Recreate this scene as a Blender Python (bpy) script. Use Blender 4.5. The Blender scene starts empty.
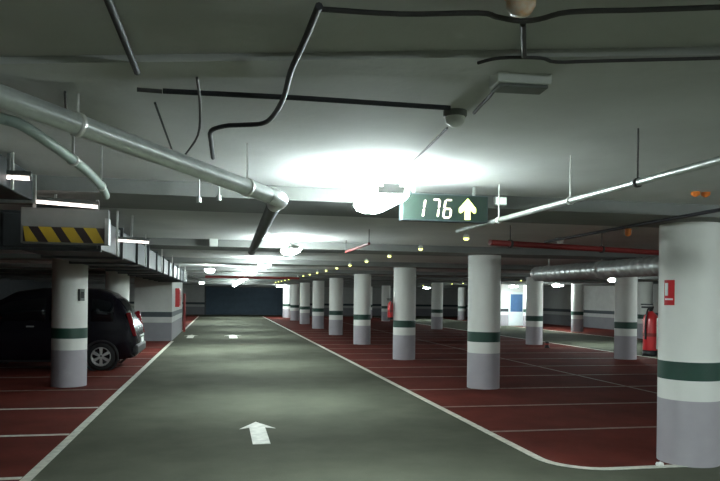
import bpy, bmesh, math, random
from mathutils import Vector, Matrix
from math import sin, cos, pi, radians
random.seed(4)
SC = bpy.context.scene
COL = SC.collection

# ------------------------------------------------------------------ camera, world, exposure
CAM_H = 1.75; YAW = radians(11.55); ROLL = radians(0.7); FPX = 680.0; SHIFT = 56.2
_r = Vector((cos(YAW), -sin(YAW), 0)); _d = Vector((sin(YAW), cos(YAW), 0)); _u = Vector((0, 0, 1))
CR = cos(ROLL)*_r + sin(ROLL)*_u; CU = cos(ROLL)*_u - sin(ROLL)*_r
cam = bpy.data.cameras.new('camera'); cam.sensor_width = 36; cam.lens = FPX/720*36
cam.shift_y = SHIFT/720; cam.clip_start = .05; cam.clip_end = 300
co = bpy.data.objects.new('camera', cam); COL.objects.link(co)
m = Matrix((CR, CU, -_d)).transposed().to_4x4(); m.translation = (0, 0, CAM_H)
co.matrix_world = m
SC.camera = co
w = bpy.data.worlds.new('world'); SC.world = w; w.use_nodes = True
w.node_tree.nodes['Background'].inputs[0].default_value = (.02, .03, .04, 1)
w.node_tree.nodes['Background'].inputs[1].default_value = .3
vs = SC.view_settings
vs.view_transform = 'Standard'; vs.look = 'None'; vs.gamma = 1; vs.use_curve_mapping = False
vs.exposure = 1.33
LAMP = 80.0          # strength of the lit covers
DOWN = 12.0          # watts of the added downward light under each lamp
TUBE_COL = (.86, 1.0, 1.0)

def at(px, py, z=None, Y=None, X=None):
    """world point seen at a pixel of the 720x481 photo on one known plane"""
    v = _d + CR*((px-360)/FPX) - CU*((py-240.5-SHIFT)/FPX)
    t = (z-CAM_H)/v.z if z is not None else (Y/v.y if Y is not None else X/v.x)
    return Vector((0, 0, CAM_H)) + v*t

# ------------------------------------------------------------------ materials
def mat(name, col, rough=.6, metal=0, noise=0, scale=6, col2=None, bump=0, bscale=40, emit=0, ecol=None, spec=.5, stretch=None):
    M = bpy.data.materials.new(name); M.use_nodes = True
    nt = M.node_tree; b = nt.nodes['Principled BSDF']
    b.inputs['Base Color'].default_value = (*col, 1); b.inputs['Roughness'].default_value = rough
    b.inputs['Metallic'].default_value = metal; b.inputs['Specular IOR Level'].default_value = spec
    tc = nt.nodes.new('ShaderNodeTexCoord'); out = tc.outputs['Object']
    if stretch:
        mp = nt.nodes.new('ShaderNodeMapping'); mp.inputs['Scale'].default_value = stretch
        nt.links.new(out, mp.inputs['Vector']); out = mp.outputs[0]
    if noise:
        n = nt.nodes.new('ShaderNodeTexNoise'); n.inputs['Scale'].default_value = scale
        n.inputs['Detail'].default_value = 5; n.inputs['Roughness'].default_value = .6
        nt.links.new(out, n.inputs['Vector'])
        r = nt.nodes.new('ShaderNodeValToRGB')
        c2 = col2 or tuple(c*(1-noise) for c in col)
        r.color_ramp.elements[0].position = .3; r.color_ramp.elements[1].position = .7
        r.color_ramp.elements[0].color = (*c2, 1); r.color_ramp.elements[1].color = (*col, 1)
        nt.links.new(n.outputs['Fac'], r.inputs['Fac']); nt.links.new(r.outputs['Color'], b.inputs['Base Color'])
    if bump:
        n2 = nt.nodes.new('ShaderNodeTexNoise'); n2.inputs['Scale'].default_value = bscale; n2.inputs['Detail'].default_value = 4
        nt.links.new(tc.outputs['Object'], n2.inputs['Vector'])
        bp = nt.nodes.new('ShaderNodeBump'); bp.inputs['Strength'].default_value = bump; bp.inputs['Distance'].default_value = .01
        nt.links.new(n2.outputs['Fac'], bp.inputs['Height']); nt.links.new(bp.outputs[0], b.inputs['Normal'])
    if emit:
        b.inputs['Emission Color'].default_value = (*(ecol or col), 1); b.inputs['Emission Strength'].default_value = emit
    return M

M = dict(
 asphalt=mat('worn_asphalt', (.080, .084, .062), .9, noise=.3, scale=1.3, bump=.25, bscale=60, spec=.04),
 red=mat('red_floor_paint', (.105, .020, .014), .85, noise=.4, scale=1.1, bump=.2, bscale=50, spec=.06),
 line=mat('white_line_paint', (.60, .60, .52), .6, noise=.45, scale=9),
 thinline=mat('faint_white_line_paint', (.22, .15, .125), .7, noise=.5, scale=7),  # fainter line tone, also used for the farther left bay lines
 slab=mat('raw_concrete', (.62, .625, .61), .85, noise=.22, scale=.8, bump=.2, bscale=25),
 beam=mat('shaded_beam_concrete', (.21, .215, .205), .85, noise=.25, scale=1.2, bump=.2, bscale=25),  # darker than the slab, standing in for shade under the beams
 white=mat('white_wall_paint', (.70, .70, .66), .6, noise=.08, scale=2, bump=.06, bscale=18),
 grey=mat('lilac_grey_paint', (.36, .335, .36), .6, noise=.1, scale=3),
 green=mat('dark_green_paint', (.010, .048, .032), .55, noise=.2, scale=6),
 darkband=mat('blackish_blue_paint', (.02, .03, .035), .6, noise=.2, scale=6),
 opening_fill=mat('dark_opening_blue', (.045, .075, .105), .5, metal=.3, noise=.2, scale=3),
 galv=mat('galvanised_steel', (.55, .58, .56), .38, metal=.75, noise=.35, scale=9),
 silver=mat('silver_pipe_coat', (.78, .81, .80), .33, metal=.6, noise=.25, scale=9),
 duct=mat('shaded_galvanised_duct', (.075, .082, .088), .55, metal=.5, noise=.35, scale=4),  # colour darkened to stand in for the poor light on the ducts
 hose=mat('grey_green_plastic', (.33, .40, .36), .5, noise=.2, scale=10),
 bright=mat('bright_bracket_steel', (.8, .8, .76), .35, metal=.4, noise=.1, scale=20),
 cable=mat('black_conduit', (.012, .012, .018), .55, noise=.3, scale=14),
 thincable=mat('faded_cable', (.06, .055, .055), .6, noise=.3, scale=14),
 redpipe=mat('red_pipe_paint', (.26, .022, .02), .5, noise=.25, scale=7),
 extred=mat('red_enamel', (.55, .025, .03), .3, noise=.1, scale=6),
 black=mat('black_plastic', (.012, .012, .014), .45, noise=.2, scale=20),
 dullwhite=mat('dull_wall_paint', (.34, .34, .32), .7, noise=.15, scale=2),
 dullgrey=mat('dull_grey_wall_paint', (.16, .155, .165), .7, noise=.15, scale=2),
 darkwall=mat('unlit_dark_wall', (.06, .065, .07), .85, noise=.3, scale=2),  # shade of the unlit left bays put into the wall colour
 wplast=mat('white_plastic', (.72, .74, .70), .45, noise=.06, scale=12),
 orange=mat('orange_lens', (.80, .22, .04), .3, noise=.15, scale=12),
 signbody=mat('sign_housing', (.025, .035, .04), .45, noise=.2, scale=8),
 signface=mat('green_glow_sign_face', (.006, .018, .012), .5, noise=.3, scale=10),  # green tint painted in for the glow of the lit arrow
 yellow=mat('hazard_yellow', (.40, .28, .015), .5, noise=.2, scale=9),  # yellow toned down to imitate the dim light at the left
 hzblack=mat('hazard_black', (.02, .012, .012), .5, noise=.2, scale=9),
 panel=mat('dimmed_grey_panel', (.17, .18, .17), .6, noise=.25, scale=4),  # grey darkened to imitate the dim light on the hanging panel
 carpaint=mat('dark_car_paint', (.012, .010, .016), .22, metal=.3, noise=.2, scale=3),
 glass=mat('dark_tinted_glass', (.006, .008, .010), .06, noise=.1, scale=2, spec=.6),
 tyre=mat('tyre_rubber', (.012, .012, .012), .8, noise=.3, scale=25),
 rim=mat('silver_alloy', (.62, .62, .60), .3, metal=.6, noise=.1, scale=12),
 taillight=mat('red_tail_lens', (.22, .006, .010), .2, noise=.2, scale=15),
 plate=mat('pale_plate', (.75, .76, .74), .4, noise=.05, scale=10),
 paper=mat('white_paper', (.80, .80, .76), .8, noise=.1, scale=15),
 doorglass=mat('blue_door_glass', (.08, .16, .30), .1, noise=.2, scale=3),
 doorframe=mat('pale_door_frame', (.72, .80, .80), .5, noise=.06, scale=5),
 tube=mat('lit_fluorescent_tube', (.9, .95, .95), .4, emit=LAMP, ecol=TUBE_COL, noise=.02),
 warmstrip=mat('dim_strip_tube', (.9, .88, .85), .4, emit=1.6, ecol=(1.0, .86, .80), noise=.02),
 ledg=mat('lit_green_yellow_led', (.8, 1, .3), .4, emit=1.2, ecol=(.75, 1.0, .15), noise=.02),
 ledy=mat('lit_pale_yellow_led', (1, 1, .5), .4, emit=1.6, ecol=(.95, 1.0, .22), noise=.02),
 digit=mat('lit_warm_digit', (1, .9, .7), .4, emit=.75, ecol=(1.0, .88, .55), noise=.02),
 arrowled=mat('lit_yellow_arrow', (.95, 1, .4), .4, emit=1.0, ecol=(.90, 1.0, .16), noise=.02),
)
def ribs(Mt, axis, per, amt=.6):
    """ribbed relief along one axis, as a bump"""
    nt = Mt.node_tree; b = nt.nodes['Principled BSDF']
    wv = nt.nodes.new('ShaderNodeTexWave'); wv.bands_direction = axis; wv.inputs['Scale'].default_value = per
    tc = nt.nodes.new('ShaderNodeTexCoord'); nt.links.new(tc.outputs['Object'], wv.inputs['Vector'])
    bp = nt.nodes.new('ShaderNodeBump'); bp.inputs['Strength'].default_value = amt; bp.inputs['Distance'].default_value = .02
    nt.links.new(wv.outputs['Fac'], bp.inputs['Height']); nt.links.new(bp.outputs[0], b.inputs['Normal'])
ribs(M['opening_fill'], 'Z', 3.0)

# ------------------------------------------------------------------ mesh helpers
class MB:
    def __init__(s): s.v = []; s.f = []; s.mi = []; s.sm = []
    def add(s, vs_, fs, mi=0, smooth=False):
        o = len(s.v); s.v += [tuple(p) for p in vs_]
        for f in fs: s.f.append([o+i for i in f]); s.mi.append(mi); s.sm.append(smooth)
        return s
    def box(s, x0, x1, y0, y1, z0, z1, mi=0):
        return s.add([(x0,y0,z0),(x1,y0,z0),(x1,y1,z0),(x0,y1,z0),(x0,y0,z1),(x1,y0,z1),(x1,y1,z1),(x0,y1,z1)],
            [(0,3,2,1),(4,5,6,7),(0,1,5,4),(1,2,6,5),(2,3,7,6),(3,0,4,7)], mi)
    def prism(s, pts, axis, a, b, mi=0):
        """polygon pts (2-D) extruded along axis from a to b"""
        def P(p, t):
            return {'x': (t, p[0], p[1]), 'y': (p[0], t, p[1]), 'z': (p[0], p[1], t)}[axis]
        n = len(pts); V = [P(p, a) for p in pts]+[P(p, b) for p in pts]
        F = [list(range(n))[::-1], list(range(n, 2*n))]+[(i, (i+1) % n, n+(i+1) % n, n+i) for i in range(n)]
        return s.add(V, F, mi)
    def lathe(s, prof, c=(0,0,0), axis=(0,0,1), n=24, mi=0, cap=True):
        """profile of (radius, height) turned about axis through c"""
        ax = Vector(axis).normalized(); q = Vector((0,0,1)).rotation_difference(ax); c = Vector(c)
        V = []; F = []
        for (r, h) in prof:
            for i in range(n):
                t = 2*pi*i/n; V.append(c + q @ Vector((r*cos(t), r*sin(t), h)))
        for k in range(len(prof)-1):
            for i in range(n):
                j = (i+1) % n; F.append((k*n+i, k*n+j, (k+1)*n+j, (k+1)*n+i))
        s.add(V, F, mi, True)
        for k, rev in ((0, True), (len(prof)-1, False)):
            if cap and prof[k][0] > 1e-4:
                o = [k*n+i for i in range(n)]
                s.add([V[i] for i in o], [list(range(n))[::-1] if rev else list(range(n))], mi)
        return s
    def tube(s, pts, r, n=10, mi=0):
        pts = [Vector(p) for p in pts]; V = []; F = []; up = None
        R = r if isinstance(r, (list, tuple)) else [r]*len(pts)
        for i, p in enumerate(pts):
            t = (pts[min(i+1, len(pts)-1)]-pts[max(i-1, 0)]).normalized()
            if up is None:
                up = Vector((0,0,1)) if abs(t.z) < .9 else Vector((1,0,0))
            a = t.cross(up).normalized(); up = a.cross(t).normalized()
            for k in range(n):
                g = 2*pi*k/n; V.append(p+a*(R[i]*cos(g))+up*(R[i]*sin(g)))
        for i in range(len(pts)-1):
            for k in range(n):
                j = (k+1) % n; F.append((i*n+k, i*n+j, (i+1)*n+j, (i+1)*n+k))
        s.add(V, F, mi, True)
        s.add(V[:n], [list(range(n))], mi); s.add(V[-n:], [list(range(n))[::-1]], mi)
        return s
    def ribbon(s, path, wd, z, h=.003, mi=0):
        """flat painted strip along a 2-D path"""
        L = []; R_ = []; P = [Vector(p) for p in path]
        for i, p in enumerate(P):
            t = (P[min(i+1, len(P)-1)]-P[max(i-1, 0)]).normalized(); nn = Vector((-t.y, t.x))*(wd/2)
            L.append(p+nn); R_.append(p-nn)
        V = []; F = []
        for a, b in zip(L, R_): V += [(a.x,a.y,z),(b.x,b.y,z),(a.x,a.y,z+h),(b.x,b.y,z+h)]
        for i in range(len(P)-1):
            k = 4*i; F += [(k+2,k+3,k+7,k+6),(k,k+2,k+6,k+4),(k+1,k+5,k+7,k+3),(k,k+4,k+5,k+1)]
        F += [(0,1,3,2), (len(V)-4, len(V)-2, len(V)-1, len(V)-3)]
        return s.add(V, F, mi)
    def build(s, name, mats, parent=None, bevel=0, loc=None):
        me = bpy.data.meshes.new(name); me.from_pydata(s.v, [], s.f)
        for mm in (mats if isinstance(mats, (list, tuple)) else [mats]): me.materials.append(mm)
        for p, mi, sm in zip(me.polygons, s.mi, s.sm): p.material_index = mi; p.use_smooth = sm
        bm = bmesh.new(); bm.from_mesh(me); bmesh.ops.recalc_face_normals(bm, faces=bm.faces); bm.to_mesh(me); bm.free()
        o = bpy.data.objects.new(name, me); COL.objects.link(o)
        if parent: o.parent = parent
        if loc: o.location = loc
        if bevel:
            md = o.modifiers.new('bevel', 'BEVEL'); md.width = bevel; md.segments = 2; md.limit_method = 'ANGLE'
        return o

def tag(o, label, cat, group=None):
    o['label'] = label; o['category'] = cat
    if group: o['group'] = group
    return o
def thing(name, loc, label, cat, group=None, rz=0):
    o = bpy.data.objects.new(name, None); COL.objects.link(o); o.empty_display_size = .1
    o.location = loc; o.rotation_euler = (0, 0, rz)
    return tag(o, label, cat, group)
def struct(o): o['kind'] = 'structure'; return o
def copy_tree(o, parent=None):
    c = o.copy(); COL.objects.link(c)
    if parent: c.parent = parent
    for ch in list(o.children): copy_tree(ch, c)
    return c
ORD = ['nearest', 'second', 'third', 'fourth', 'fifth', 'sixth', 'seventh', 'eighth', 'ninth', 'tenth', 'eleventh', 'twelfth', 'thirteenth', 'fourteenth', 'fifteenth', 'sixteenth']
def arc(cx, cy, r, a0, a1, n=8):
    return [(cx+r*cos(radians(a0+(a1-a0)*i/n)), cy+r*sin(radians(a0+(a1-a0)*i/n))) for i in range(n+1)]
def smooth_path(pts, n=6):
    pts = [Vector(p) for p in pts]; P = [pts[0]]+pts+[pts[-1]]; out = []
    for i in range(1, len(P)-2):
        a, b, c, d = P[i-1:i+3]
        for k in range(n):
            t = k/n
            out.append(.5*((2*b)+(c-a)*t+(2*a-5*b+4*c-d)*t*t+(3*b-a-3*c+d)*t**3))
    out.append(pts[-1]); return out

# ------------------------------------------------------------------ the setting
ZS = 2.70                  # slab underside
ZB = 2.58                  # beam underside
XL, XR, YN, YF = -13.5, 22.5, -9.0, 61.5
LX, RX = -1.76, 3.43       # lane edges
FR = 6.36                  # front of the right-hand bays
BX = 12.9                  # far edge of the right-hand bays
L2 = 18.0                  # far edge of the second lane
struct(MB().box(XL-.3, XR+.3, YN-.3, YF+.3, -.2, 0).build('floor', M['asphalt']))
struct(MB().box(XL-.3, XR+.3, YN-.3, YF+.3, ZS, ZS+.25).build('ceiling', M['slab']))
def banded_wall(name, x0, x1, y0, y1, top=ZS, dark=False, dull=False):
    b = MB(); zs = [0, .69, .90, 1.09, top]
    for i, mi in enumerate((1, 0, 2, 0)): b.box(x0, x1, y0, y1, zs[i], zs[i+1], mi)
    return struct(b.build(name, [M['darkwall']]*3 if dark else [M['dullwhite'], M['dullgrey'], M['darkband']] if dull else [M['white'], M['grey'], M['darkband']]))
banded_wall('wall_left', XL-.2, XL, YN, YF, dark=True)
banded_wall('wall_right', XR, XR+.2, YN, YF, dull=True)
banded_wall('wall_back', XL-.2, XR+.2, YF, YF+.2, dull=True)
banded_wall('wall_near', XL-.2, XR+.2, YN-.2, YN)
banded_wall('wall_left_core', -3.15, -1.80, 26.4, 33.4, dull=True)  # dulled colours stand in for the dim light on this block
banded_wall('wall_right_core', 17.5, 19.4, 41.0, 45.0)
# transverse beams over each row of columns
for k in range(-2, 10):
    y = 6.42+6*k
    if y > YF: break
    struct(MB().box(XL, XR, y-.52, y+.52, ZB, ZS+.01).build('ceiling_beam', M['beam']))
rib = MB(); ra, rb2 = Vector((-1.09, 3.14)), Vector((1.97, 2.28)); rd_ = (rb2-ra).normalized(); rn = Vector((-rd_.y, rd_.x))*.10
rl = [ra-rd_*9-rn, rb2+rd_*12-rn, rb2+rd_*12+rn, ra-rd_*9+rn]
rib.prism([tuple(p) for p in rl], 'z', ZS-.03, ZS+.01)
struct(rib.build('ceiling_rib', M['slab']))
# red bay zones
zone = [(RX, 58), (RX, FR+.55)]+arc(RX+.55, FR+.55, .55, 180, 270)[1:]+[(BX, FR), (BX, 58)]
struct(MB().prism(zone, 'z', .0, .004).build('trim_1', M['red']))
struct(MB().box(XL, LX, 2.6, 26.4, 0, .004).build('trim_2', M['red']))
struct(MB().box(L2, XR, 8, 58, 0, .004).build('trim_3', M['red']))
struct(MB().box(XL, LX, 33.4, 58, 0, .004).build('trim_4', M['red']))
# lane edge lines and bay lines
nt_ = 5
def line(path, wd, mm):
    global nt_
    struct(MB().ribbon(path, wd, .004, .003).build('trim_%d' % nt_, mm)); nt_ += 1
line([(RX, 57)]+[(RX, FR+.55)]+arc(RX+.55, FR+.55, .55, 180, 270)[1:]+[(BX-.1, FR)], .10, M['line'])
line([(LX, 2.7), (LX, 26.3)], .10, M['line'])
line([(LX, 33.5), (LX, 57)], .10, M['line'])
line([(BX, FR), (BX, 57)], .10, M['line'])
line([(L2, 8.1), (L2, 57)], .10, M['line'])
line([(8.05, FR+.1), (8.05, 57)], .06, M['thinline'])
for k in range(14): line([(RX+.06, 8.37+2*k), (8.0, 8.37+2*k)], .075, M['thinline'])
for k in range(14): line([(8.1, 8.37+2*k), (BX-.06, 8.37+2*k)], .075, M['thinline'])
for k in range(10): line([(-7.6, 4.85+2.05*k), (LX-.06, 4.85+2.05*k)], .085, M['line'] if k < 4 else M['thinline'])
# dark slatted panel put in for the dark opening in the back wall
d0 = at(206, 300, Y=YF); d1 = at(284, 300, Y=YF)
f = MB(); 
f.box(d0.x-.12, d0.x, YF-.08, YF, 0, 2.42).box(d1.x, d1.x+.12, YF-.08, YF, 0, 2.42).box(d0.x-.12, d1.x+.12, YF-.08, YF, 2.42, 2.54)
dr = struct(MB().box(d0.x, d1.x, YF-.05, YF-.005, .02, 2.42).build('opening_panel', M['opening_fill']))
f.build('opening_frame', M['duct'], dr)
# glazed door with blue pane in the lit wall at the right
dx = 18.15
d2 = struct(MB().box(dx, dx+.10, 40.92, 41.0, 0, 2.15).box(dx+.95, dx+1.05, 40.92, 41.0, 0, 2.15).box(dx+.1, dx+.95, 40.92, 41.0, 2.03, 2.15).box(dx+.1, dx+.95, 40.94, 41.0, 0.0, .9).build('door_2', M['doorframe']))
MB().box(dx+.1, dx+.95, 40.955, 40.985, .9, 2.03).build('pane', M['doorglass'], d2)

# ------------------------------------------------------------------ columns
R = .315
def make_column():
    t = thing('column', (0,0,0), '', 'column')
    MB().lathe([(R, .0), (R, .69)], n=40).build('painted_base', M['grey'], t)
    MB().lathe([(R, .69), (R, .905)], n=40).build('lower_shaft', M['white'], t)
    MB().lathe([(R+.002, .905), (R+.002, 1.10)], n=40).build('painted_band', M['green'], t)
    MB().lathe([(R, 1.10), (R, ZB)], n=40).build('shaft', M['white'], t)
    return t
protoC = make_column(); used = [False]
def column(x, y, label, group):
    t = protoC if not used[0] else copy_tree(protoC)
    used[0] = True
    t.location = (x, y, 0); t['label'] = label; t['group'] = group
    return t
near_note = ['nearest white round column at the right, with a red and white notice',
 'second white column of the right row, right of the number sign',
 'third white column of the right row, extinguisher at its left side',
 'fourth white column of the right row, just under the lamp glare',
 'fifth white column of the right row, down the lane']
for k in range(9):
    column(5.02+.03*min(k, 5), 6.56+6.0*k, near_note[k] if k < 5 else ORD[k]+' white column of the right row, far down the lane'
           if k < 8 else 'farthest white column of the right row, brightly lit by a lamp', 'green banded columns right of the lane')
column(-2.80, 13.70, 'nearest white column at the left, beside the dark car', 'green banded columns left of the lane')
column(-2.80, 19.70, 'white column at the left, behind the parked dark car', 'green banded columns left of the lane')
for k in range(7):
    column(11.78, 18.2+6.0*k, ORD[k]+' white column of the middle row, across the red bays', 'green banded columns across the right bays')
for k in range(5):
    column(18.9, 27.7+6.0*k, ORD[k]+' white column of the far right row, before the side wall', 'green banded columns beside the right wall')

# ------------------------------------------------------------------ fluorescent lamps (the light of the place)
LZ = 2.50
def make_lamp():
    t = thing('fluorescent_lamp', (0,0,0), '', 'lamp')      # at the middle of the tubes, length along Y
    MB().box(-.06, .06, -.36, .36, .034, .075).box(-.10, .10, -.365, -.35, -.0, .05).box(-.10, .10, .35, .365, -.0, .05).build('batten', M['wplast'], t)
    pr_ = [(-.13, .034), (-.14, .0), (-.11, -.04), (-.05, -.06), (.05, -.06), (.11, -.04), (.14, .0), (.13, .034)]
    MB().prism(pr_, 'y', -.35, .35).build('diffuser', M['tube'], t)
    for s in (-1, 1): MB().tube([(0, s*.25, .07), (0, s*.25, ZS-LZ-.003)], .005, 6).build('hanger', M['galv'], t)
    ld = bpy.data.lights.new('added_down_light', 'AREA'); ld.shape = 'RECTANGLE'; ld.size = .2; ld.size_y = .68  # added area light that strengthens the pools on the floor
    ld.energy = DOWN; ld.color = TUBE_COL; ld.spread = radians(118)
    lo = bpy.data.objects.new('added_down_light', ld); COL.objects.link(lo); lo.parent = t; lo.location = (0, 0, -.066)
    return t
protoL = make_lamp(); usedL = [False]
def lamp(x, y, label, group, rz=0):
    t = protoL if not usedL[0] else copy_tree(protoL)
    usedL[0] = True
    t.location = (x, y, LZ); t.rotation_euler = (0, 0, rz); t['label'] = label; t['group'] = group
    return t
GL = 'covered lamps over the lane'
lamp(1.20, 5.15, 'glaring covered lamp hanging left of the number sign', GL)
names = ['bright lamp hanging over the lane, next behind the glaring one', 'third covered lamp over the lane from the camera', 'fourth covered lamp over the lane from the camera',
         'fifth covered lamp over the lane from the camera', 'sixth covered lamp over the lane from the camera', 'seventh covered lamp over the lane from the camera', 'eighth covered lamp over the lane from the camera',
         'ninth covered lamp over the lane from the camera']
for k in range(8):
    lamp([1.12, 1.05, 1.0, 1.0, 1.0, 1.0, 1.0, 1.0][k], 11.2+6*k, names[k], GL)
lamp(1.22, -0.85, 'covered lamp over the lane, behind the camera', GL)
GX = 'covered lamps over the crossing lane'
for k, (x, y) in enumerate([(6.9, 2.6), (12.4, 2.6)]):
    lamp(x, y, ['lamp over the crossing lane, outside the right edge', 'second lamp over the crossing lane, outside the right edge'][k], GX, pi/2)
lamp(4.6, 53.2, 'far bright lamp hanging before the brightly lit farthest column', GL, pi/2)
GR = 'covered lamps over the second lane'
for k, (x, y) in enumerate([(15.0, 16.0), (14.6, 23.2), (18.1, 34.4), (17.7, 39.3), (15.4, 50)]):
    lamp(x, y, ['nearest lamp over the second lane at the right', 'second lamp over the second lane, near the ribbed duct', 'large bright lamp at the right, over the far wall bays',
                'bright lamp above the blue glass door', 'farthest lamp over the second lane'][k], GR)
lamp(-.35, 21.5, 'lamp hanging beside the left ceiling duct', 'covered lamps at the left')
lamp(-1.2, 44.0, 'small bright lamp beyond the white wall block at the left', 'covered lamps at the left')

# dim strip lights at the upper left
def strip(px0, px1, py0, py1, Y, label):
    a = at(px0, py0, Y=Y); b = at(px1, py1, Y=Y)
    t = thing('strip_light', ((a.x+b.x)/2, Y, (a.z+b.z)/2), label, 'lamp', 'dim strip lights at the upper left')
    L = (b.x-a.x)/2; ang = math.atan2(b.z-a.z, b.x-a.x); t.rotation_euler = (0, -ang, 0)
    MB().box(-L, L, -.02, .02, .016, .045).box(-L-.01, -L, -.02, .02, -.012, .045).box(L, L+.01, -.02, .02, -.012, .045).build('batten', M['panel'], t)
    MB().tube([(-L, 0, 0), (L, 0, 0)], .014, 10).build('tube', M['warmstrip'], t)
    MB().box(-.01, .01, -.01, .01, .045, ZS-(a.z+b.z)/2-.005).build('hanger', M['galv'], t)
strip(11, 98, 199.5, 207, 6.12, 'pale strip light above the yellow and black striped panel')
strip(-14, 30, 176, 178.5, 5.0, 'short pale strip light at the left edge, highest of the three')
strip(113, 149, 240, 242.5, 8.6, 'short white strip light right of the striped panel')

# ------------------------------------------------------------------ number sign 176 with arrow
SY = 5.42
a = at(402, 192.5, Y=SY); b = at(488, 223, Y=SY)
sx, sz = (a.x+b.x)/2, (a.z+b.z)/2; hw, hh = (b.x-a.x)/2, (a.z-b.z)/2
sg = thing('number_sign', (sx, SY, sz), 'hanging dark sign showing lit 176 and an up arrow', 'sign')
MB().box(-hw, hw, .0, .09, -hh, hh).build('housing', M['signbody'], sg, bevel=.006)
MB().box(-hw+.012, hw-.012, -.004, .0, -hh+.012, hh-.012).build('face', M['signface'], sg)
for s in (-1, 1): MB().box(s*hw*.7-.01, s*hw*.7+.01, .035, .055, hh, ZS-sz-.005).build('hanger', M['galv'], sg)
PXM = FPX/(SY*cos(YAW)+sx*sin(YAW))           # pixels per metre there
def loc2(px, py):
    p = at(px, py, Y=SY); return p.x-sx, p.z-sz
def digit(px, py, segs, w_, h_):
    cx, cz = loc2(px, py); t = .014; g = .004; m_ = MB()
    def bar(p, q):
        p = Vector(p); q = Vector(q); dd = (q-p).normalized(); nn = Vector((-dd.y, dd.x))*t/2
        pts = [p, p+dd*t/2+nn, q-dd*t/2+nn, q, q-dd*t/2-nn, p+dd*t/2-nn]
        m_.prism([(cx+v.x+v.y*.14, cz+v.y) for v in pts], 'y', -.012, -.004)
    W, H = w_/2, h_/2
    seg = dict(a=((-W, H), (W, H)), b=((W, H), (W, 0)), c=((W, 0), (W, -H)), d=((-W, -H), (W, -H)), e=((-W, -H), (-W, 0)), f=((-W, 0), (-W, H)), g=((-W, 0), (W, 0)))
    for s in segs:
        p, q = seg[s]; p = Vector(p); q = Vector(q); dd = (q-p).normalized()*g; bar(p+dd, q-dd)
    m_.build('digit', M['digit'], sg)
digit(420.5, 208.0, 'bc', .058, .148)
digit(435.0, 208.5, 'abc', .062, .148)
digit(447.5, 209.0, 'acdefg', .060, .148)
ax_, az_ = loc2(467.3, 210)
ar = [(0, .094), (.073, .012), (.073, -.022), (.058, -.03), (.024, .0), (.024, -.083), (-.024, -.083), (-.024, .0), (-.058, -.03), (-.073, -.022), (-.073, .012)]
MB().prism([(ax_+p[0], az_+p[1]) for p in ar], 'y', -.012, -.004).build('arrow', M['arrowled'], sg)

# small white emergency light right of the sign, on the beam
p = at(501, 201, Y=5.86)
e = thing('emergency_light', (p.x, 5.86, p.z), 'small white box light right of the number sign', 'lamp')
MB().box(-.06, .06, .0, .04, -.04, .04).build('housing', M['wplast'], e, bevel=.006)
MB().box(-.05, .05, -.006, .0, -.03, .03).build('diffuser', mat('glowing_white_cover', (.8, .9, .85), .4, emit=.45, ecol=(.8, 1, .9), noise=.03), e)

# ------------------------------------------------------------------ bay indicator lights
def make_led():
    t = thing('bay_indicator', (0,0,0), '', 'indicator light')
    MB().lathe([(.035, .0), (.04, .03), (.025, .05)], n=14).build('housing', M['wplast'], t)
    MB().lathe([(.001, -.034), (.02, -.028), (.036, -.014), (.038, .0)], n=14).build('lens', M['ledy'], t)
    MB().tube([(0, 0, .05), (0, 0, ZS-2.55)], .006, 6).build('stem', M['galv'], t)
    return t
pl = make_led(); usedI = [False]
def led(x, y, z, label, group):
    t = pl if not usedI[0] else copy_tree(pl)
    usedI[0] = True
    t.location = (x, y, 2.55); t['label'] = label; t['group'] = group
for k in range(17):
    lab = 'nearest lit bay indicator, just below the number sign arrow' if k == 0 else ORD[k]+' lit bay indicator along the right side of the lane' if k < 16 else 'farthest lit bay indicator along the right side of the lane'
    led(3.2, 8.62+2.0*k+.12*min(k, 3), 2.55, lab, 'lit bay indicators along the lane')
for i, (px, py) in enumerate([(655, 280), (589, 283), (521, 285), (463, 286.3), (452, 286.5), (432, 287), (423, 288)]):
    p = at(px, py, z=2.55); p.x = 12.95
    # on the second lane's edge, at the depth where the line of sight crosses it
    q = at(px, py, X=12.95)
    led(12.95, q.y, 2.55, ['first', 'second', 'third', 'fourth', 'fifth', 'sixth', 'seventh'][i]+' distant bay indicator from the right, along the second lane', 'distant bay indicators by the second lane')

# ------------------------------------------------------------------ pipes and ducts
# left silver pipe: comes in from the left, elbows and runs on along the lane
p0 = at(-25, 87, z=2.60); p1 = at(268, 195, z=2.40)
ex = p1.x+.10; el = Vector((ex, p1.y+.16, 2.39))
pth = [p0, p0.lerp(p1, .5), p1]
sp = tag(MB().tube([p0, p1], .052, 18).build('silver_pipe', M['silver']), 'thick silver pipe crossing the upper left, bending at its bright end', 'pipe')
dirn = (p1-p0).normalized()
c_ = smooth_path([p1, p1+dirn*.07, el+Vector((-.01, -.02, 0)), el+Vector((-.03, .2, 0))], 6)
MB().tube(c_, .055, 18).build('elbow', M['silver'], sp)
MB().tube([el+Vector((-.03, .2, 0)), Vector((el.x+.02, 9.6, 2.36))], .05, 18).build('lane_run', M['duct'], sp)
def ring(p, d, r, w_): return MB().lathe([(r*.9, -w_), (r, -w_), (r, w_), (r*.9, w_)], p, d, 20)
for (px, py) in ((78, 130), (247, 186)):
    t_ = min((i/400 for i in range(401)), key=lambda t: abs(((p0.lerp(p1, t)-Vector((0,0,CAM_H))).dot(CR)/(p0.lerp(p1, t)-Vector((0,0,CAM_H))).dot(_d))*FPX+360-px))
    q = p0.lerp(p1, t_)
    cl = ring(q, dirn, .058, .012).tube([q+Vector((0, 0, .05)), Vector((q.x, q.y, ZS-.004))], .006, 6).build('clamp', M['bright'], sp)
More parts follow.
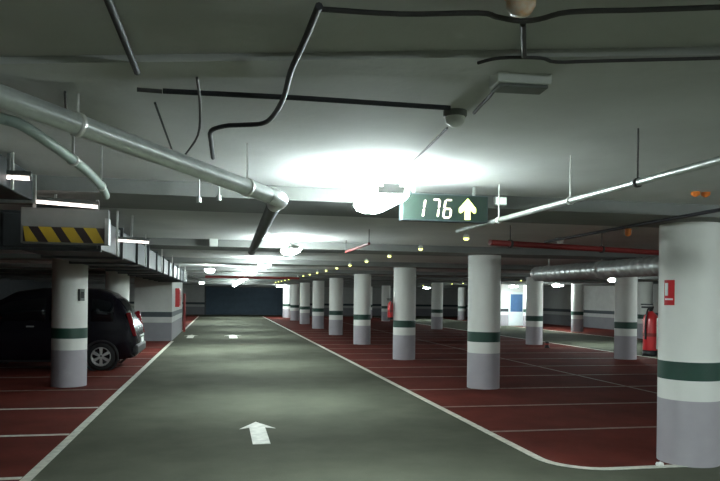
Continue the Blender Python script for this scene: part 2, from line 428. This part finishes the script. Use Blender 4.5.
# right thin silver pipe along the lane
tp = tag(MB().tube([(2.25, .6, 2.40), (2.25, 6.3, 2.40)], .021, 14).build('thin_silver_pipe', M['galv']), 'thin silver pipe running along the ceiling at the upper right', 'pipe')
for y in (1.6, 3.38, 4.12, 5.3):
    top = ZS if not 5.9 < y < 6.94 else ZB
    ring((2.25, y, 2.40), (0, 1, 0), .027, .01).tube([(2.25, y, 2.42), (2.25, y, top)], .005, 6).build('clamp', M['thincable'] if y == 3.38 else M['bright'], tp)
# red sprinkler pipe across the right bays and dark conduit over the column row
q0 = at(478, 241.5, z=2.45); q1 = at(668, 253, z=2.45)
MBp = MB().tube([(-1.2, 7.62, 2.47), (3.4, 8.0, 2.46), (6.4, 8.9, 2.45), (9.5, 9.9, 2.44)], .04, 12)
q0 = at(490, 242.5, z=2.46); q1 = at(665, 253, z=2.46)
dq = (q1-q0)
rp = tag(MB().tube([q0, q1+dq*.25], .038, 14).build('sprinkler_pipe', M['redpipe']), 'red sprinkler pipe crossing above the right bays', 'pipe', 'red sprinkler pipes')
for t_ in (.1, .6, 1.05):
    q = q0+dq*t_; ring(q, dq.normalized(), .052, .015).tube([q, Vector((q.x, q.y, ZS))], .006, 6).build('hanger', M['thincable'], rp)
y2 = 26.6
rp2 = tag(MB().tube([(-.6, y2, 2.44), (3.0, y2, 2.44)], .05, 12).build('sprinkler_pipe', M['redpipe']), 'red sprinkler pipe crossing above the far lane', 'pipe', 'red sprinkler pipes')
for x in (0, 2.4): MB().tube([(x, y2, 2.48), (x, y2, ZS)], .006, 6).build('hanger', M['thincable'], rp2)
s0 = at(346, 252, z=2.50); s1 = at(369, 243.5, z=2.50)
rp3 = tag(MB().tube([s0, s1], .02, 12).build('sprinkler_branch', M['redpipe']), 'short slanting red pipe below the glaring lamp', 'pipe')
for s in (s0, s1): MB().tube([s, Vector((s.x, s.y, ZB if abs(((s.y-6.42+.6) % 6)-.6) < .52 else ZS))], .006, 6).build('hanger', M['thincable'], rp3)
c0 = at(722, 209.5, z=2.565); c1 = at(545, 242, z=2.565)
tag(MB().tube([c0+(c0-c1)*.2, c1], .018, 10).build('dark_conduit', M['cable']), 'dark conduit running along the top of the nearest right column', 'pipe')
# ribbed duct at the right
rd0 = at(668, 268, X=7.3); rd0 = Vector((7.3, 9.9, 2.26)); 
rd = thing('ribbed_duct', (7.6, 10, 2.36), 'grey ribbed duct hanging above the right bays', 'duct')
prof = []
n_ = 100
pts = [Vector((0, i*.055, 0)) for i in range(n_+1)]
MB().tube(pts, [.15+(.03 if i % 4 < 2 else 0) for i in range(n_+1)], 18).build('ribbed_shell', M['silver'], rd)
for y in (.4, 2.6, 4.9): MB().lathe([(.155, -.02), (.19, -.02), (.19, .02), (.155, .02)], (0, y, 0), (0, 1, 0), 20).tube([(0, y, .15), (0, y, ZS-2.36 if not abs(((10+y-6.42+.6) % 6)-.6) < .52 else ZB-2.36)], .007, 6).build('hanger', M['bright'], rd)

# left: striped panel hanging across, long duct behind it
PY = 6.35
a = at(27, 207, Y=PY); b = at(108, 245, Y=PY); a0 = at(-30, 207, Y=PY)
pn = thing('striped_panel', ((a.x+b.x)/2, PY, b.z), 'low hanging grey panel with yellow and black stripes on its lower edge', 'panel')
cx = (a.x+b.x)/2; X0 = a.x-cx-.05; X1 = b.x-cx; ht = a.z-b.z; zst = .145
MB().box(X0, X1, 0, .10, .0, ht).build('board', M['panel'], pn, bevel=.004)
stp = MB(); stp.box(X0+.02, X1-.03, -.004, 0, .012, zst)
stp.build('striped_band', M['hzblack'], pn)
L_ = X1-.05-X0-.02; n = 3.5; pw = L_/n
ysb = MB()
x = X0+.02-.3*pw
while x < X1-.06:
    pts = [(x+.42*pw, .013), (x+.98*pw, .013), (x+.52*pw, zst-.001), (x-.04*pw, zst-.001)]
    lo, hi = X0+.021, X1-.031
    pts = [(min(max(px_, lo), hi), pz_) for px_, pz_ in pts]
    if max(p_[0] for p_ in pts)-min(p_[0] for p_ in pts) > .02: ysb.prism(pts, 'y', -.007, -.004)
    x += pw
ysb.build('yellow_stripes', M['yellow'], pn)
MB().box(X1-.028, X1+.004, -.008, .11, .0, ht*.75).build('edge_post', M['galv'], pn)
for x_ in (X0+.1, X1-.1): MB().box(x_-.012, x_+.012, .03, .06, ht, ZB-b.z if 5.9 < PY+.05 < 6.94 else ZS-b.z).build('hanger', M['galv'], pn)
dt = thing('ceiling_duct', (-1.55, 7.2, 2.20), 'long rectangular metal duct hanging along the left side of the lane', 'duct')
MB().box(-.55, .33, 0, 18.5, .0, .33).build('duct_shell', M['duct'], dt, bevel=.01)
for k in range(12):
    y = .05+1.55*k
    MB().box(-.58, .36, y-.02, y+.02, -.03, 0).box(-.58, .36, y-.02, y+.02, .33, .36).box(-.58, -.55, y-.02, y+.02, 0, .33).box(.33, .36, y-.02, y+.02, 0, .33).build('joint_flange', M['duct'], dt)
for k in range(6):
    y = 1.0+3.0*k; wy = 7.2+y; top = (ZB if abs(((wy-6.42+.6) % 6)-.6) < .52 else ZS)-2.20
    MB().box(.365, .385, y-.012, y+.012, -.02, top).build('hanger', M['bright'], dt)
# upper left rectangular duct, near the camera
du = thing('ceiling_duct', (-1.75, 1.6, 2.46), 'dark rectangular duct overhead at the left edge', 'duct')
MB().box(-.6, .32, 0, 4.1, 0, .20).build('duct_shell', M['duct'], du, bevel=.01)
for y in (.6, 1.8, 3.0, 4.05): MB().box(-.62, .34, y-.02, y+.02, -.02, 0).box(.32, .34, y-.02, y+.02, 0, .2).box(-.62, -.6, y-.02, y+.02, 0, .2).build('joint_flange', M['galv'], du)
for y in (1.2, 3.4): MB().box(.345, .36, y-.01, y+.01, -.01, ZS-2.46).build('hanger', M['bright'], du)
# flexible grey pipe
hp = [at(-18, 114, z=2.52), at(3, 119, z=2.52), at(27, 128, z=2.50), at(73, 160, z=2.46), at(88, 172, z=2.45), at(101, 186, z=2.44), at(106, 196, z=2.43)]
hs = tag(MB().tube(smooth_path(hp, 6), .026, 12).build('flexible_pipe', M['hose']), 'curved grey green pipe hanging under the silver pipe at the left', 'pipe')
for i in (3, 5):
    q = hp[i]; MB().lathe([(.026, -.012), (.032, -.012), (.032, .012), (.026, .012)], q, (hp[i+1]-hp[i-1]), 14).box(q.x-.006, q.x+.006, q.y-.006, q.y+.006, q.z, ZS-.004).build('clamp', M['bright'], hs)

# ------------------------------------------------------------------ ceiling cables and small fittings
ZC = ZS-.043
def cable(pxs, r, label, mm='cable', z=ZC, name='conduit', sm=4):
    pts = [at(x, y, z=z) for x, y in pxs]
    pts = smooth_path(pts, sm) if sm else pts
    return tag(MB().tube(pts, r, 8).build(name, M[mm]), label, 'cable' if name == 'cable' else 'conduit')
cable([(104, -10), (121, 32), (137, 72)], .014, 'black conduit slanting down from the top edge at the left', sm=0)
cable([(137, 89.5), (162, 91.5)], .010, 'short brown end piece of conduit left of the long black conduit', 'thincable', sm=0)
cable([(163, 91), (300, 98), (450, 108)], .0125, 'long black conduit running across the ceiling under the shallow rib', sm=0)
cable([(319, 6), (305, 40), (291, 71), (284, 97), (273, 116), (262, 123.5), (240, 125), (225, 126), (211, 131), (211, 142), (213, 158)], .0125, 'black cable bending down from the upper centre and looping left', z=ZC-.03, name='cable')
cable([(319, 9), (400, 14), (478, 13), (497, 17), (520, 21), (540, 19), (570, 12), (640, 10), (725, 7)], .009, 'thin dark cable along the top edge, passing the orange beacon', 'thincable', name='cable')
cable([(478, 63), (500, 58), (540, 58), (556, 62), (600, 61), (725, 58)], .007, 'thin cable running right from the grey box', 'thincable', name='cable')
cable([(197, 78), (200, 105), (198, 135), (185, 155)], .006, 'thin hanging wire crossing the long black conduit at the left', 'thincable', name='cable', z=ZC-.022)
cable([(155, 103), (164, 128), (172, 150)], .006, 'thin pale wire curving on the ceiling at the left', 'duct', name='cable')
cable([(447, 128), (430, 145), (412, 162)], .006, 'thin dark wire running from the dome detector towards the lamp', 'thincable', name='cable')
cable([(496, 80), (493, 92), (482, 104), (474, 113)], .008, 'short dark cable between the grey box and the dome detector', 'thincable', name='cable')
cable([(65, 92), (66, 112)], .006, 'short thin wire above the silver pipe at the left', 'thincable', name='cable', sm=0)
cable([(523, 24), (524, 56)], .010, 'short grey conduit joining the orange beacon and the grey box', 'thincable', sm=0)
# grey box light
p = at(525, 84, z=ZS-.075)
bx = thing('ceiling_box', (p.x, p.y, ZS), 'grey rectangular box light on the ceiling under the orange beacon', 'lamp', rz=-YAW*.4)
MB().box(-.115, .115, 0, .115, -.07, 0).build('housing', M['wplast'], bx, bevel=.006)
MB().box(-.105, .105, .01, .105, -.085, -.07).build('cover', M['panel'], bx, bevel=.006)
# orange beacon at the top edge
p = at(521, 10, z=ZS-.07)
be = thing('warning_beacon', (p.x, p.y, ZS), 'round beacon with orange lens at the top edge', 'beacon')
MB().lathe([(.052, 0), (.052, -.03), (.046, -.035)], n=20).build('base', M['orange'], be)
MB().lathe([(.046, -.035), (.044, -.06), (.03, -.082), (.001, -.09)], n=20).build('lens', mat('pale_orange_plastic', (.85, .78, .70), .25, noise=.25, scale=22, col2=(.85, .42, .15)), be)
# dome detector
p = at(455, 121, z=ZS-.05)
de = thing('smoke_detector', (p.x, p.y, ZS), 'white dome detector on the ceiling at the end of the long conduit', 'detector')
MB().lathe([(.06, 0), (.06, -.025), (.05, -.03)], n=20).build('base', M['panel'], de)
MB().lathe([(.05, -.03), (.045, -.06), (.02, -.08), (.001, -.082)], n=20).build('dome', M['wplast'], de)
p = at(560, 241, z=ZS-.05)
de = thing('smoke_detector', (p.x, p.y, ZS), 'small pale detector on the ceiling above the red pipe', 'detector')
MB().lathe([(.07, 0), (.07, -.04), (.04, -.09), (.001, -.095)], n=18).build('dome', M['wplast'], de)
MB().lathe([(.08, .0), (.08, -.012)], n=18).build('base', M['panel'], de)
p = at(213.5, 243, z=ZS-.07)
de = thing('junction_box', (p.x, p.y, ZS), 'small pale box hanging from the ceiling right of the left duct', 'box')
MB().box(-.07, .07, -.05, .05, -.13, 0).build('case', M['wplast'], de, bevel=.01)
MB().box(-.05, .05, -.055, -.05, -.11, -.03).build('cover', M['wplast'], de)
def alarm(px, py, Y, label, n):
    p = at(px, py, Y=Y)
    t = thing('alarm_sounder', (p.x, Y, p.z), label, 'beacon', 'orange ceiling sounders')
    top = ZS-p.z
    MB().box(-.06, .10, .0, .06, .03, .06).tube([(.0, .03, .06), (.0, .03, top)], .008, 6).build('base', M['wplast'], t)
    for i in range(n): MB().lathe([(.012, -.065), (.038, -.045), (.042, .03)], (-.02+.10*i, .03, 0), n=14).build('lens', M['orange'], t)
alarm(700, 189, 5.2, 'pair of orange lenses at the upper right above the nearest column', 2)
alarm(631, 231, 7.6, 'small orange sounder left of the nearest right column top', 1)
for (px, py, l) in ((199, 192, 'left of the two thin pale rods hanging under the silver pipe'), (219, 190, 'right of the two thin pale rods hanging under the silver pipe')):
    p = at(px, py+8, Y=5.6); tag(MB().tube([(p.x, 5.6, p.z), (p.x, 5.6, ZS)], .008, 6).lathe([(.022, -.02), (.022, .02)], (p.x, 5.6, p.z), n=10).build('hanger_rod', M['galv']), l, 'rod')

# ------------------------------------------------------------------ fire extinguishers and notices on columns
def make_ext():
    t = thing('fire_extinguisher', (0,0,0), '', 'fire extinguisher')
    MB().lathe([(.07, 0), (.08, .012), (.082, .03), (.082, .38), (.07, .43), (.035, .46), (.025, .475)], n=24).build('cylinder', M['extred'], t)
    MB().lathe([(.083, .19), (.083, .23)], n=24).build('printed_band', M['redpipe'], t)
    MB().lathe([(.02, .47), (.02, .52)], n=12).box(-.015, .015, -.10, .03, .51, .53).box(-.012, .012, -.11, .02, .545, .56).build('valve', M['black'], t)
    MB().tube(smooth_path([(0, .02, .50), (.06, .0, .51), (.10, -.01, .44), (.10, -.02, .30), (.095, -.02, .16)], 5), .010, 8).build('hose', M['black'], t)
    MB().lathe([(.075, -.03), (.085, -.03), (.085, .035), (.083, .035)], n=24).build('black_foot', M['black'], t)
    MB().box(-.03, .03, .075, .099, .05, .40).build('bracket', M['galv'], t)
    return t
ex = make_ext()
C1 = Vector((5.02, 6.56)); v = Vector((-.58, .81)).normalized()
ex.location = (C1.x+v.x*(R+.10), C1.y+v.y*(R+.10), 1.15); ex.rotation_euler = (0, 0, math.atan2(-v.y, -v.x)-pi/2)
ex['label'] = 'red fire extinguisher on the left side of the nearest right column'; ex['group'] = 'fire extinguishers on columns'
e2 = copy_tree(ex)
C3 = Vector((5.08, 18.56)); v2 = Vector((-1, -.05)).normalized()
e2.location = (C3.x+v2.x*(R+.10), C3.y+v2.y*(R+.10), 1.15); e2.rotation_euler = (0, 0, math.atan2(-v2.y, -v2.x)-pi/2)
e2['label'] = 'red fire extinguisher on the left side of the third right column'
# curved notice on the nearest column
def notice(cx, cy, ang0, ang1, z0, z1, label):
    t = thing('fire_notice', (cx, cy, 0), label, 'sign', 'red and white fire notices')
    def patch(a0, a1, za, zb, r, name, mm):
        m_ = MB(); n = 6; V = []; F = []
        for i in range(n+1):
            g = radians(a0+(a1-a0)*i/n)
            for rr in (r, r+.003):
                for z in (za, zb): V.append((rr*cos(g), rr*sin(g), z))
        for i in range(n):
            k = 4*i; F += [(k+2, k+6, k+7, k+3), (k, k+1, k+5, k+4), (k, k+4, k+6, k+2), (k+1, k+3, k+7, k+5)]
        F += [(0, 2, 3, 1), (4*n, 4*n+1, 4*n+3, 4*n+2)]
        m_.add(V, F); return m_.build(name, mm, t)
    patch(ang0, ang1, z0, z1, R+.001, 'red_board', M['extred'])
    w_ = ang1-ang0; h = z1-z0
    patch(ang0+.12*w_, ang0+.42*w_, z0+.38*h, z1-.12*h, R+.004, 'white_pictogram', M['plate'])
    patch(ang0+.12*w_, ang1-.12*w_, z0+.20*h, z0+.27*h, R+.004, 'white_rule', M['plate'])
notice(5.02, 6.56, 181, 205, 1.70, 1.97, 'red and white notice on the nearest right column')
# hose cabinet and red pipe on the white wall block
hc = thing('hose_cabinet', (-1.797, 28.6, 1.25), 'red fire hose cabinet on the white wall block at the left', 'cabinet')
MB().box(0, .16, -.4, .4, 0, .75).build('case', M['extred'], hc, bevel=.01)
MB().box(.16, .175, -.35, .35, .05, .7).build('door', M['redpipe'], hc)
MB().box(.175, .2, .26, .30, .4, .52).build('handle', M['galv'], hc)
tag(MB().tube([(-1.68, 33.0, 0), (-1.68, 33.0, 1.8)], .055, 12).build('red_post', M['redpipe']), 'upright red post at the far end of the white wall block', 'post')
# dark switch plate on the nearest left column
sw = thing('switch_box', (-2.80+.25, 13.70-.24, 1.72), 'small dark box on the nearest left column', 'box', rz=radians(40))
MB().box(-.05, .05, -.035, .06, -.11, .11).build('case', M['panel'], sw, bevel=.008)
MB().box(-.03, .03, -.042, -.035, -.06, .06).build('cover', M['black'], sw)

# ------------------------------------------------------------------ floor marks and litter
def arrow_mark(x, y, L, W, label):
    pts = [(0, L/2), (W/2, L*.16), (W*.22, L*.22), (W*.22, -L/2), (-W*.22, -L/2), (-W*.22, L*.22), (-W/2, L*.16)]
    tag(MB().prism([(x+p[0], y+p[1]) for p in pts], 'z', .0005, .004).build('painted_arrow', M['line']), label, 'road marking', 'white arrows painted on the lane')
arrow_mark(.49, 8.78, 1.42, .47, 'white arrow painted on the lane, nearest the camera')
arrow_mark(.52, 29.3, 2.4, .75, 'far white arrow mark in the middle of the lane')
arrow_mark(-1.22, 29.3, 2.2, .6, 'far white arrow mark near the left lane edge')
# crumpled paper at the column foot
bm = bmesh.new(); bmesh.ops.create_icosphere(bm, subdivisions=3, radius=.045)
for vtx in bm.verts: vtx.co = vtx.co*random.uniform(.7, 1.1); vtx.co.z *= .6
me = bpy.data.meshes.new('crumpled_paper'); bm.to_mesh(me); bm.free(); me.materials.append(M['paper'])
pp = bpy.data.objects.new('crumpled_paper', me); COL.objects.link(pp); q = at(660, 464, z=.03); pp.location = (q.x, q.y, .028)
tag(pp, 'crumpled white paper at the foot of the nearest right column', 'litter')
q = at(547, 348, z=0)
bo = thing('dark_bollard', (q.x, q.y, 0.004), 'small dark stump on the floor beside the middle row', 'bollard')
MB().lathe([(.10, 0), (.10, .03), (.075, .05), (.07, .2), (.05, .23), (.001, .24)], n=18).build('post', M['black'], bo)
MB().lathe([(.073, .11), (.073, .16)], n=18).build('collar', M['redpipe'], bo)

# ------------------------------------------------------------------ parked car, nose towards the left wall
car = thing('car', (-1.90, 17.15, 0.004), 'dark people carrier parked at the left behind the nearest left column', 'car')
# local: x = -s (s runs from the tail forwards), y across, z up
ST = [(0.0, .38, .82, .80), (.03, .30, .98, .84), (.12, .27, 1.15, .865), (.25, .25, 1.42, .875), (.40, .24, 1.62, .88), (.60, .24, 1.77, .88), (.85, .24, 1.86, .885), (1.4, .24, 1.88, .885), (2.1, .24, 1.86, .885),
      (2.6, .24, 1.78, .885), (2.95, .24, 1.58, .88), (3.3, .24, 1.30, .875), (3.55, .25, 1.14, .865), (3.95, .27, 1.02, .84), (4.2, .30, .88, .76), (4.28, .36, .72, .66)]
BELT = 1.08
def sect(s, zb, zt, hw_):
    belt = min(BELT, zt-.10)
    up = max(0, zt-BELT); tr = hw_*(1-.17*min(1, up/.75))
    h = [(hw_*.90, zb), (hw_*.985, zb+.08), (hw_, (zb+belt)/2), (hw_*.985, belt), (tr+.03*0+(hw_-tr)*.12, belt+(zt-belt)*.72), (tr*.93, zt-.045*min(1, up/.4+.3)), (tr*.72, zt-.006), (0, zt)]
    ring_ = [(-s, -y, z) for y, z in h]+[(-s, y, z) for y, z in h[-2::-1]]
    return ring_
V = []; F = []
for s_ in ST: V += sect(*s_)
nn = len(sect(*ST[0]))
for i in range(len(ST)-1):
    for k in range(nn-1): F.append((i*nn+k, i*nn+k+1, (i+1)*nn+k+1, (i+1)*nn+k))
    F.append((i*nn+nn-1, i*nn, (i+1)*nn, (i+1)*nn+nn-1))
F.append(list(range(nn))); F.append([(len(ST)-1)*nn+k for k in range(nn)][::-1])
body = MB().add(V, F, 0, True).build('body', M['carpaint'], car)
def interp(s):
    for A, B in zip(ST, ST[1:]):
        if A[0] <= s <= B[0]:
            t = (s-A[0])/(B[0]-A[0]); return tuple(A[i]+(B[i]-A[i])*t for i in range(4))
def side_glass(s0, s1, side, name='side_window', inset0=0, inset1=0):
    m_ = MB(); n = 8; V = []; F = []
    for i in range(n+1):
        s = s0+(s1-s0)*i/n; r_ = sect(*interp(s))
        a_, b_ = Vector(r_[3]), Vector(r_[4])
        lo = a_.lerp(b_, .06); hi = a_.lerp(b_, .97)
        for p_ in (lo, hi):
            V.append((p_.x, side*(abs(p_.y)+.006), p_.z)); V.append((p_.x, side*(abs(p_.y)-.01), p_.z))
    for i in range(n):
        k = 4*i; F += [(k, k+2, k+6, k+4), (k+1, k+5, k+7, k+3), (k, k+4, k+5, k+1), (k+2, k+3, k+7, k+6)]
    F += [(0, 1, 3, 2), (4*n, 4*n+2, 4*n+3, 4*n+1)]
    m_.add(V, F, 0, True).build(name, M['glass'], car)
for sd in (-1, 1):
    side_glass(.50, .98, sd); side_glass(1.05, 1.86, sd); side_glass(1.94, 2.95, sd)
# rear and front screens follow the tail slope
def screen(stations, frac, name):
    V = []; F = []
    for s in stations:
        _, zb, zt, hw_ = interp(s); up = max(0, zt-BELT); tr = hw_*(1-.17*min(1, up/.75))
        for j in range(7):
            y = -frac*tr+2*frac*tr*j/6; V.append((-s+(.012 if name == 'rear_window' else -.012), y, zt-.045*(abs(y)/tr)**2*1.0+.008))
    for i in range(len(stations)-1):
        for j in range(6): F.append((i*7+j, i*7+j+1, (i+1)*7+j+1, (i+1)*7+j))
    MB().add(V, F, 0, True).build(name, M['glass'], car)
screen([.13, .25, .40, .50], .82, 'rear_window'); screen([2.62, 2.95, 3.28], .84, 'windscreen')
MB().box(-.16, .05, -.84, .84, .36, .58).build('rear_bumper', M['black'], car, bevel=.05)
MB().box(.045, .058, -.26, .26, .62-.02, .72).build('number_plate', M['plate'], car)
MB().box(.02, .05, -.35, .35, .74, .78).build('tailgate_trim', M['rim'], car, bevel=.008)
for sd in (-1, 1):
    V = MB()
    V.prism([(.02, .78), (-.06, .78), (-.22, 1.30), (-.12, 1.33)], 'y', sd*.80, sd*.885)
    V.build('tail_light', M['taillight'], car, bevel=.012)
    for hx in (-1.30, -2.25): MB().box(hx-.08, hx+.08, sd*.885-.012, sd*.885+.02, .98, 1.01).build('door_handle', M['rim'], car, bevel=.006)
    wm = MB().lathe([(.02, -.06), (.09, -.04), (.10, .03), (.05, .06)], (-2.95, sd*1.0, 1.12), (0, 1, 0), 14); wm.build('wing_mirror', M['carpaint'], car)
    MB().prism([(-4.26, .62), (-4.10, .62), (-3.85, .86), (-4.12, .84)], 'y', sd*.55, sd*.80).build('headlight', M['plate'], car, bevel=.01)
    for wx in (-.75, -3.42):
        cy = sd*.80
        wh = MB().lathe([(.20, -.10), (.29, -.10), (.315, -.07), (.315, .07), (.29, .10), (.20, .10)], (wx, cy, .315), (0, sd, 0), 32, cap=False).build('wheel', M['tyre'], car)
        rm = MB().lathe([(.001, .06), (.05, .075), (.06, .055)], (wx, cy, .315), (0, sd, 0), 20)
        rm.lathe([(.175, .02), (.205, .105), (.215, .10), (.21, .02)], (wx, cy, .315), (0, sd, 0), 32, cap=False)
        MB().lathe([(.001, .012), (.21, .012)], (wx, cy, .315), (0, sd, 0), 32, cap=False).build('brake_disc', M['black'], wh)
        for q in range(6):
            g = pi/2+q*pi/3; dv = Vector((cos(g), 0, sin(g)))*1.0; n_v = Vector((-sin(g), 0, cos(g)))
            c = Vector((wx, cy+sd*.085, .315)); A = c+dv*.03; B = c+dv*.20
            vs_ = []
            for P_, hw2 in ((A, .022), (B, .036)):
                for o_ in (-1, 1):
                    for yy in (0, -.03): vs_.append(P_+n_v*(hw2*o_)+Vector((0, sd*yy, 0)))
            rm.add(vs_, [(0, 2, 6, 4), (1, 5, 7, 3), (0, 4, 5, 1), (2, 3, 7, 6), (0, 1, 3, 2), (4, 6, 7, 5)])
        rm.build('rim', M['rim'], wh)
        MB().lathe([(.33, -.01), (.385, -.01), (.385, .012), (.33, .012), (.33, -.01)], (wx, sd*.88, .315), (0, sd, 0), 32, cap=False).build('wheel_arch', M['black'], car)
MB().box(-3.9, -.35, -.80, .80, .20, .34).build('underbody', M['black'], car)
